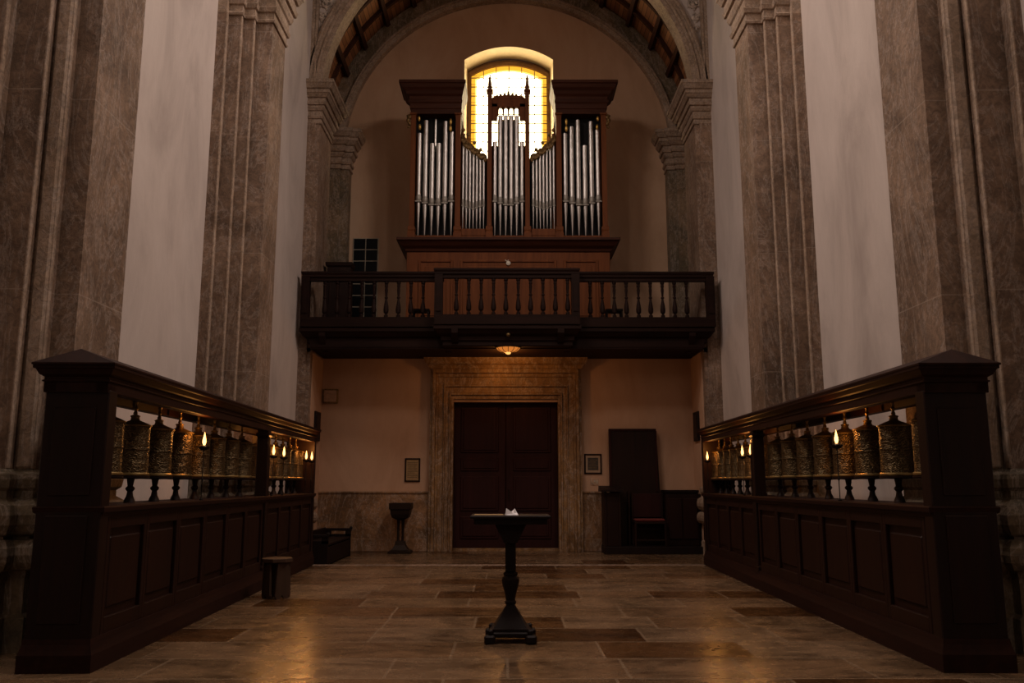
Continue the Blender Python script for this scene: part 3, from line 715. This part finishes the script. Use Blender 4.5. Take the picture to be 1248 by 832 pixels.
# ------------------------------------------------------------------ prayer wheel stands
LEN = 8.45
def stand(s, label):
    t = local(thing('wooden_rack', label, 'stand'))
    X = lambda a: s*a              # local: x=0 aisle side, depth away from the aisle
    def bx(m, x0, x1, y0, y1, z0, z1, b=.0): m.box(X(x0), X(x1), y0, y1, z0, z1, b)
    D = .54
    # plinth
    m = MB(); m.loft(X(.01), X(D), 0.0, LEN, [(.01, 0), (.01, .13), (.0, .16), (-.01, .20), (-.015, .24)]); m.build('plinth', WOOD_H, t)
    # lower wall
    body = MB(); bx(body, .08, .14, .1, LEN-.05, .2, 1.17); bx(body, D-.08, D-.04, .1, LEN-.05, .2, 1.17); body = body.build('body', WOOD_P, t)
    bays = [(.22, 5.02, 6), (5.24, LEN-.16, 4)]
    for y0, y1, n in bays:
        wd = (y1-y0)/n
        for k in range(n):
            a, b = y0+k*wd, y0+(k+1)*wd
            m = MB()
            # stiles and rails with an open centre, then a raised field
            bx(m, .045, .085, a, a+.055, .22, 1.15, .006); bx(m, .045, .085, b-.055, b, .22, 1.15, .006)
            bx(m, .045, .085, a+.05, b-.05, .22, .36, .006); bx(m, .045, .085, a+.05, b-.05, 1.04, 1.15, .006)
            bx(m, .06, .085, a+.10, b-.10, .42, .98, .015); m.build('panel', WOOD_P, body)
    # sill shelf
    m = MB(); m.loft(X(.03), X(D-.03), .05, LEN-.05, [(0, 1.13), (.01, 1.16), (.03, 1.175), (.035, 1.21), (.03, 1.22)]); m.build('shelf', WOOD_H, t)
    # posts
    for y0, y1, d in ((0.02, .17, D-.02), (5.06, 5.20, .18), (LEN-.14, LEN-.02, D-.02)):
        m = MB(); bx(m, .025, d, y0, y1, .2, 2.12, .008)
        if d > .3:
            yy = y0-.012 if y0 < 1 else y1+.012
            bx(m, .12, d-.08, min(yy, y0), max(yy, y0+.01) if y0 < 1 else y1+.012, 1.3, 1.98, .005) if y0 < 1 else None
            bx(m, .12, d-.08, y0-.012, y0+.01, .35, 1.15, .005) if y0 < 1 else None
        else:
            m.loft(X(.02), X(.18), y0-.02, y1+.02, [(0, 0), (0, .28), (-.02, .31)]); m.loft(X(.04), X(.16), y0, y1, [(0, 2.0), (.03, 2.04), (.03, 2.07)])
        m.build('post', WOOD_D, t)
    # entablature and low gabled roof
    m = MB(); bx(m, .03, .13, .0, LEN, 2.10, 2.2, .006); bx(m, D-.11, D-.01, .0, LEN, 2.10, 2.2, .006); bx(m, .03, D-.01, 0, .14, 2.10, 2.2); bx(m, .03, D-.01, LEN-.14, LEN, 2.10, 2.2)
    m.loft(X(.03), X(D-.01), .0, LEN, [(0, 2.175), (0, 2.18), (.012, 2.185), (.012, 2.195), (.0, 2.20), (.0, 2.22), (.03, 2.24), (.05, 2.28), (.065, 2.285), (.065, 2.31)])
    m.build('entablature', WOOD_H, t)
    m = MB(); e = -.065
    x0, x1, xm = X(.03-.07), X(D+.06), X((D+.03)/2)
    yb0, yb1 = -.08, LEN+.06
    v = [m.bm.verts.new(p) for p in ((x0, yb0, 2.31), (x1, yb0, 2.31), (x1, yb1, 2.31), (x0, yb1, 2.31), (x0, yb0, 2.325), (x1, yb0, 2.325), (x1, yb1, 2.325), (x0, yb1, 2.325), (xm, yb0+.12, 2.45), (xm, yb1-.10, 2.43))]
    for f in ((0, 1, 2, 3), (0, 4, 5, 1), (1, 5, 6, 2), (2, 6, 7, 3), (3, 7, 4, 0), (4, 8, 5), (5, 8, 9, 6), (6, 9, 7), (7, 9, 8, 4)): m.bm.faces.new([v[i] for i in f])
    m.build('roof', WOOD_H, t)
    return t
LO, LA = (-3.12, 6.65), math.atan2(.26, LEN)
RO, RA_ = (3.24, 6.65), -math.atan2(.12, LEN)
sl = stand(-1, 'long dark panelled wooden rack with prayer wheels along the left wall'); sl.location = (*LO, 0); sl.rotation_euler = (0, 0, LA)
sr = stand(1, 'long dark panelled wooden rack with prayer wheels along the right wall'); sr.location = (*RO, 0); sr.rotation_euler = (0, 0, RA_)
def W(s, lx, ly, z=0):
    o, a = (LO, LA) if s < 0 else (RO, RA_); x = s*lx
    return (o[0]+x*math.cos(a)-ly*math.sin(a), o[1]+x*math.sin(a)+ly*math.cos(a), z)

# prayer wheels: origin at the shelf
def make_wheel():
    t = local(thing('prayer_wheel', 'x', 'prayer wheel'))
    m = MB().lathe([(.140, .255), (.144, .27), (.140, .285), (.139, .47), (.144, .475), (.144, .49), (.139, .495), (.138, .675), (.143, .68), (.143, .695)], n=28)
    m.build('drum', WHEEL, t, True)
    MB().lathe([(.146, .24), (.156, .248), (.156, .262), (.146, .27)], n=28).build('base_rim', BRASS_B, t, True)
    MB().lathe([(.150, .69), (.152, .70), (.10, .724), (.046, .746), (.040, .752), (.036, .775), (.043, .783), (.043, .79), (.018, .80)], n=24).build('cap', BRASS, t, True)
    MB().lathe([(.014, .795), (.021, .812), (.013, .83), (.013, .845), (.021, .86), (.013, .875), (.013, .90), (.019, .912), (.013, .925), (.013, .955)], n=12).build('spindle', BRASS, t, True)
    MB().lathe([(.052, 0), (.046, .025), (.030, .06), (.024, .10), (.040, .12), (.040, .135), (.024, .15), (.030, .19), (.034, .212), (.150, .218), (.160, .224), (.160, .238), (.12, .244)], n=20).build('pedestal', WOOD_D, t, True)
    return t
w0 = make_wheel(); first = True
YS = {-1: ([.64+.585*k for k in range(8)], [5.66+.475*k for k in range(6)]), 1: ([.54]+[1.22+.60*k for k in range(7)], [5.62+.44*k for k in range(7)])}
side = {-1: 'left', 1: 'right'}
for s in (-1, 1):
    for bay, ys in (('near', YS[s][0]), ('far', YS[s][1])):
        for k, y in enumerate(ys):
            lab = 'embossed brass prayer wheel in the %s rack, %s bay, %s from the viewer' % (side[s], bay, ORD[k])
            rz = random.uniform(0, 6.28)
            if first: r = w0; r.location = W(s, .30, y, 1.22); r.rotation_euler = (0, 0, rz); r['label'] = lab; first = False
            else: r = dup(w0, W(s, .30, y, 1.22), rz, lab)
            r['group'] = 'prayer wheels in the %s bay of the %s rack' % (bay, side[s])

# candles on slim iron holders standing at the shelf edge
def make_candle():
    t = local(thing('candle_holder', 'x', 'candle', group='lit candles'))
    m = MB().lathe([(.02, 0), (.02, .01), (.005, .02), (.005, .20), (.011, .21), (.011, .225), (.005, .235), (.005, .51), (.018, .525)], n=10); m.build('stem', IRON, t, True)
    MB().lathe([(.015, .518), (.04, .524), (.055, .54), (.062, .555), (.058, .555), (.04, .542), (.0, .54)], n=20, caps=False).build('drip_pan', IRON, t, True)
    c = MB().lathe([(.018, .54), (.018, .566), (.010, .572), (.002, .57)], n=12).build('candle', WAX, t, True)
    MB().lathe([(.003, .568), (.013, .58), (.019, .603), (.018, .628), (.011, .66), (.005, .69), (.001, .71)], n=12).build('flame', FLAME, c, True)
    return t
c0 = make_candle(); cf = True
cl = {-1: [(2.40, 'alone in the near bay of the left rack'), (5.42, 'by the middle post of the left rack'), (6.05, 'in the left rack, just past the middle post'),
           (7.66, 'in the left rack, second from its far end'), (8.12, 'at the far end of the left rack')],
      1: [(1.97, 'alone in the near bay of the right rack'), (5.24, 'tight against the middle post of the right rack'), (5.68, 'in the right rack, past the middle post'), (8.02, 'at the far end of the right rack')]}
for s in (-1, 1):
    for y, where in cl[s]:
        lab = 'lit candle on a thin iron holder ' + where
        x = .035
        loc = W(s, x, y, 1.22)
        if cf: r = c0; r.location = loc; r['label'] = lab; cf = False
        else: r = dup(c0, loc, 0, lab)
        point_light('candle_light', (loc[0], loc[1], loc[2]+.75), 5.5, (1, .38, .08), .02)

# ------------------------------------------------------------------ lectern in the middle
LX, LY = .01, 8.0
lt = thing('lectern', 'dark wooden pedestal table with turned column standing alone mid-floor', 'lectern', (LX, LY, 0))
m = MB(); m.box(LX-.365, LX+.36, LY-.26, LY+.26, 1.085, 1.108, .006); m.loft(LX-.33, LX+.33, LY-.22, LY+.22, [(0, 1.03), (.0, 1.075), (.025, 1.088)]); m.build('top', WOOD_BLACK, lt)
m = MB(); m.prism([(LX-.15, 1.04), (LX-.06, .86), (LX+.06, .86), (LX+.15, 1.04)], 'y', LY-.1, LY+.1); m.build('bracket', WOOD_BLACK, lt)
m = MB(); m.box(LX-.048, LX+.048, LY-.048, LY+.048, .60, .90, .008)
m.lathe([(.052, .60), (.066, .59), (.066, .575), (.060, .565), (.074, .55), (.080, .52), (.074, .48), (.058, .43), (.046, .38), (.042, .35), (.052, .335), (.050, .32), (.042, .31)], (LX, LY, 0), 20)
m.build('column', WOOD_BLACK, lt, True)
m = MB(); m.loft(LX-.05, LX+.05, LY-.05, LY+.05, [(-.014, .315), (-.008, .30), (.098, .125), (.12, .12), (.12, .085)][::-1]); m.build('foot', WOOD_BLACK, lt)
m = MB(); m.box(LX-.19, LX+.19, LY-.19, LY+.19, .05, .095, .01)
m.build('base', WOOD_BLACK, lt)
for a in (-1, 1):
    for b in (-1, 1):
        m = MB(); m.box(LX+a*.135, LX+a*.232, LY+b*.135, LY+b*.232, 0.0, .075, .015); m.box(LX+a*.15, LX+a*.20, LY+b*.15, LY+b*.20, .07, .12, .012); m.build('bun_foot', WOOD_BLACK, lt)
m = MB()
vs = [(-.055, -.02, 0), (.06, -.03, 0), (.07, .04, 0), (-.04, .05, 0), (-.045, 0, .062), (.02, -.01, .018), (.035, .01, .058), (.0, .03, .03), (.055, .0, .02)]
V = [m.bm.verts.new((LX+.005+p[0], LY-.1+p[1], 1.109+p[2])) for p in vs]
for f in ((0, 4, 5), (0, 5, 1), (5, 6, 8), (5, 8, 1), (1, 8, 2), (8, 6, 7), (8, 7, 2), (7, 4, 3), (7, 3, 2), (3, 4, 0), (4, 7, 5), (5, 7, 6)): m.bm.faces.new([V[i] for i in f])
tag(m.build('crumpled_paper', PAPER), 'small crumpled white paper lying on the middle of the lectern top', 'paper')
m = MB(); m.box(LX-.33, LX-.07, LY-.18, LY+.05, 1.109, 1.113); tag(m.build('paper_sheet', PAPER_OLD), 'thin flat sheet of paper on the left of the lectern top', 'paper')

# ------------------------------------------------------------------ stool by the left stand
SX, SY = -2.88, 10.85
st = thing('stool', 'small eight-sided wooden stool on the floor beside the left rack', 'stool', (SX, SY, 0))
MB().lathe([(.185, .43), (.195, .44), (.195, .475), (.185, .48)], (SX, SY, 0), 8).build('seat', WOOD_STOOL, st)
for k in range(4):
    a = PI/4+k*PI/2; c, q = math.cos(a), math.sin(a)
    m = MB(); w_ = .075
    m.prism([(-w_, 0), (-w_-.02, .04), (-w_+.005, .43), (w_-.005, .43), (w_+.02, .04), (w_, 0), (.03, 0), (0, .05), (-.03, 0)], 'y', -.014, .014)
    bmesh.ops.rotate(m.bm, verts=m.bm.verts, cent=(0, 0, 0), matrix=Matrix.Rotation(a+PI/2, 3, 'Z')); m.move((SX+c*.13, SY+q*.13, 0)); m.build('leg', WOOD_STOOL, st)

# ------------------------------------------------------------------ bench at the far end of the left rack
bx0, bx1, by0, by1 = -4.05, -3.46, 16.6, 19.0
bn = thing('bench', 'low dark wooden bench beyond the far end of the left rack', 'bench', (-3.75, 17.8, FL))
MB().box(bx0+.04, bx1-.02, by0+.03, by1-.03, .20, .25, .01).build('seat', WOOD_BLACK, bn)
MB().box(bx0, bx0+.04, by0, by1, FL, .44, .01).build('backrest', WOOD_BLACK, bn)
MB().box(bx1-.04, bx1-.015, by0+.05, by1-.05, FL+.03, .18, .005).build('front_board', WOOD_BLACK, bn)
for y in (by0, by1-.05):
    m = MB(); m.box(bx0, bx1, y, y+.05, FL, .26, .006); m.box(bx0, bx0+.16, y, y+.05, .25, .37); m.box(bx1-.12, bx1, y, y+.05, .25, .37); m.box(bx0, bx1, y, y+.05, .25, .30); m.box(bx0-.01, bx1+.015, y-.01, y+.06, .365, .425, .01)
    m.ball((bx1, y+.02, .43), .035); m.build('end_panel', WOOD_BLACK, bn)

# ------------------------------------------------------------------ holy water stoup
fx, fy = -2.47, 19.72
ft = thing('holy_water_stoup', 'dark holy water stoup on a slender stand, before the left wainscot', 'stoup', (fx, fy, FL))
m = MB(); m.loft(fx-.12, fx+.12, fy-.12, fy+.12, [(-.06, .56), (.0, .59), (.06, .62), (.09, .70), (.10, .80), (.125, .81), (.125, .945), (.10, .945), (.06, .80)], False); m.quad([(fx-.17, fy-.17, .86), (fx+.17, fy-.17, .86), (fx+.17, fy+.17, .86), (fx-.17, fy+.17, .86)]); m.build('bowl', BRONZE_D, ft)
for a in (-1, 1):
    MB().lathe([(.04, .08), (.03, .12), (.028, .3), (.032, .45), (.04, .57)], (fx+a*.052, fy, 0), 10).build('column', BRONZE_D, ft, True)
m = MB(); m.loft(fx-.10, fx+.10, fy-.10, fy+.10, [(.15, FL), (.15, FL+.05), (.08, FL+.08), (.02, FL+.18), (0, .10)]); m.build('base', BRONZE_D, ft)

# ------------------------------------------------------------------ framed notices, wall box, switch plate
def framed(x0, x1, z0, z1, name, label, mat, y=DL):
    t = thing(name, label, 'picture frame', ((x0+x1)/2, y, z0)); f = .035
    m = MB(); m.box(x0, x1, y-.03, y, z1-f, z1, .004); m.box(x0, x1, y-.03, y, z0, z0+f, .004); m.box(x0, x0+f, y-.03, y, z0, z1, .004); m.box(x1-f, x1, y-.03, y, z0, z1, .004); m.build('frame', WOOD_D, t)
    return t, f
t, f = framed(-2.46, -2.10, 1.42, 1.97, 'framed_notice', 'framed yellowed notice on the wall left of the portal', None)
sheet = MB().box(-2.46+f, -2.10-f, DL-.015, DL-.002, 1.42+f, 1.97-f).build('notice', PAPER_OLD, t)
m = MB()
for k in range(11):
    a = -.05 if k % 4 == 3 else 0; m.box(-2.40, -2.16+a-.01*(k % 3), DL-.0175, DL-.014, 1.86-k*.034, 1.868-k*.034)
m.build('print', INK, sheet)
t, f = framed(1.76, 2.17, 1.60, 2.07, 'framed_picture', 'small dark framed picture on the wall right of the portal', None)
mt = MB().box(1.76+f, 2.17-f, DL-.015, DL-.002, 1.60+f, 2.07-f).build('mount', flat('cream_mount', (.34, .22, .13), .7), t)
pc = MB().box(1.84, 2.09, DL-.018, DL-.014, 1.69, 1.98).build('picture', PRINTDARK, mt)
m = MB()
for k, (a, b) in enumerate(((0, .02), (.01, 0), (.02, .03), (0, .04), (.03, .0))): m.box(1.86+a, 2.07-b, DL-.021, DL-.0175, 1.74+k*.045, 1.748+k*.045)
m.build('picture_marks', CARVE, mt)
t = thing('wall_box', 'pale square box mounted high on the left wall under the balcony', 'box', (-4.27, DL, 3.26))
MB().box(-4.44, -4.08, DL-.07, DL, 3.26, 3.60, .01).build('box', CARVE, t)  # darker rim left round the lid is a painted shadow border
m = MB(); m.box(-4.405, -4.115, DL-.08, DL-.068, 3.295, 3.565, .008); m.tube([(-4.36, DL-.085, 3.47), (-4.30, DL-.085, 3.50), (-4.22, DL-.085, 3.46), (-4.15, DL-.085, 3.45)], .012, 6); m.build('lid', BOXM, t)
t = thing('wall_switch', 'small pale switch plate on the wall below the dark framed picture', 'switch', (2.0, DL, 1.36))
MB().box(1.89, 2.09, DL-.012, DL, 1.34, 1.50, .004).build('plate', BOXM, t)
m = MB(); m.tube([(1.91, DL-.015, 1.50), (1.92, DL-.02, 1.40), (1.98, DL-.02, 1.37)], .008, 6); m.box(1.98, 2.02, DL-.022, DL-.01, 1.41, 1.46); m.box(2.04, 2.07, DL-.022, DL-.01, 1.38, 1.46); m.build('switch_rocker', PALEMULL, t)
for s, x, nm in ((-1, -4.47, 'left'), (1, 4.35, 'right')):
    t = thing('wall_plaque', 'dark narrow board on the %s side wall beyond the end of the rack' % nm, 'board', (x, 19.7, 2.35))
    MB().box(x, x-s*.045, 19.45, 19.95, 2.35, 3.02, .006).build('board', WOOD_BLACK, t)
    MB().box(x-s*.045, x-s*.06, 19.52, 19.88, 2.43, 2.94, .006).build('panel', WOOD_D, t)

# ------------------------------------------------------------------ clergy stall on the right
t = thing('wooden_stall', 'dark wooden stall with tall backboard and side desk against the right wall', 'stall', (3.2, 19.6, FL))
MB().box(2.12, 4.30, 19.34, 20.10, FL, .0, .01).build('dais', WOOD_BLACK, t)
m = MB(); m.prism([(2.33, .0), (2.33, 2.64), (3.44, 2.64), (3.50, 1.2), (3.50, .0)], 'y', 20.02, 20.10); m.build('backboard', WOOD_D, t)
m = MB(); 
for a, b, c, d in ((2.33, 3.44, 2.60, 2.65), (2.33, 2.38, 1.2, 2.6), (3.41, 3.45, 1.2, 2.6)): m.box(a, b, 19.995, 20.03, c, d, .004)
m.build('backboard_moulding', WOOD_DOOR, t)
for x0, x1 in ((2.13, 2.19), (2.44, 2.50)): MB().box(x0, x1, 19.40, 20.0, 0, 1.20, .008).build('desk_side', WOOD_D, t)
MB().box(2.18, 2.46, 19.42, 19.47, 0, 1.18, .006).build('desk_panel', WOOD_D, t)
m = MB(); m.prism([(19.28, 1.20), (19.28, 1.24), (20.0, 1.33), (20.0, 1.20)], 'x', 2.06, 2.54); m.build('desk_top', WOOD_BLACK, t)
m = MB(); m.box(2.72, 2.77, 19.82, 20.0, 0, 1.20, .006); m.build('desk_side', WOOD_D, t)
m = MB(); m.box(3.54, 4.28, 19.55, 20.0, 0, 1.17, .008); m.build('side_counter', WOOD_D, t)
m = MB(); m.loft(3.54, 4.26, 19.55, 20.0, [(0, 1.14), (.01, 1.17), (.03, 1.19), (.03, 1.235)]); m.build('counter_top', WOOD_BLACK, t)
m = MB()
for a in (3.58, 3.93): m.box(a, a+.32, 19.52, 19.56, .15, 1.05, .012)
m.build('counter_panel', WOOD_P, t)
# chair
ch = thing('armchair', 'dark high-backed wooden chair with red seat cushion inside the right stall', 'chair', (3.13, 19.6, 0))
cx = 3.15; cy0, cy1 = 19.36, 19.80; hw = .36
MB().box(cx-hw, cx+hw, cy0, cy1, .49, .54, .008).build('seat', WOOD_D, ch)
MB().box(cx-hw+.02, cx+hw-.02, cy0-.005, cy1-.05, .54, .60, .028).build('cushion', RED, ch)
for a in (-1, 1):
    MB().box(cx+a*hw, cx+a*(hw-.05), cy0, cy0+.05, 0, .49, .006).build('leg', WOOD_D, ch)
    MB().box(cx+a*hw, cx+a*(hw-.05), cy1-.05, cy1, 0, 1.18, .006).build('leg', WOOD_D, ch)
m = MB(); m.box(cx-hw+.04, cx+hw-.04, cy1-.04, cy1-.01, .62, 1.15, .01); m.build('backrest', WOOD_DOOR, ch)
m = MB(); m.box(cx-hw+.04, cx+hw-.04, cy0+.01, cy0+.03, .12, .16); m.build('stretcher', WOOD_D, ch)
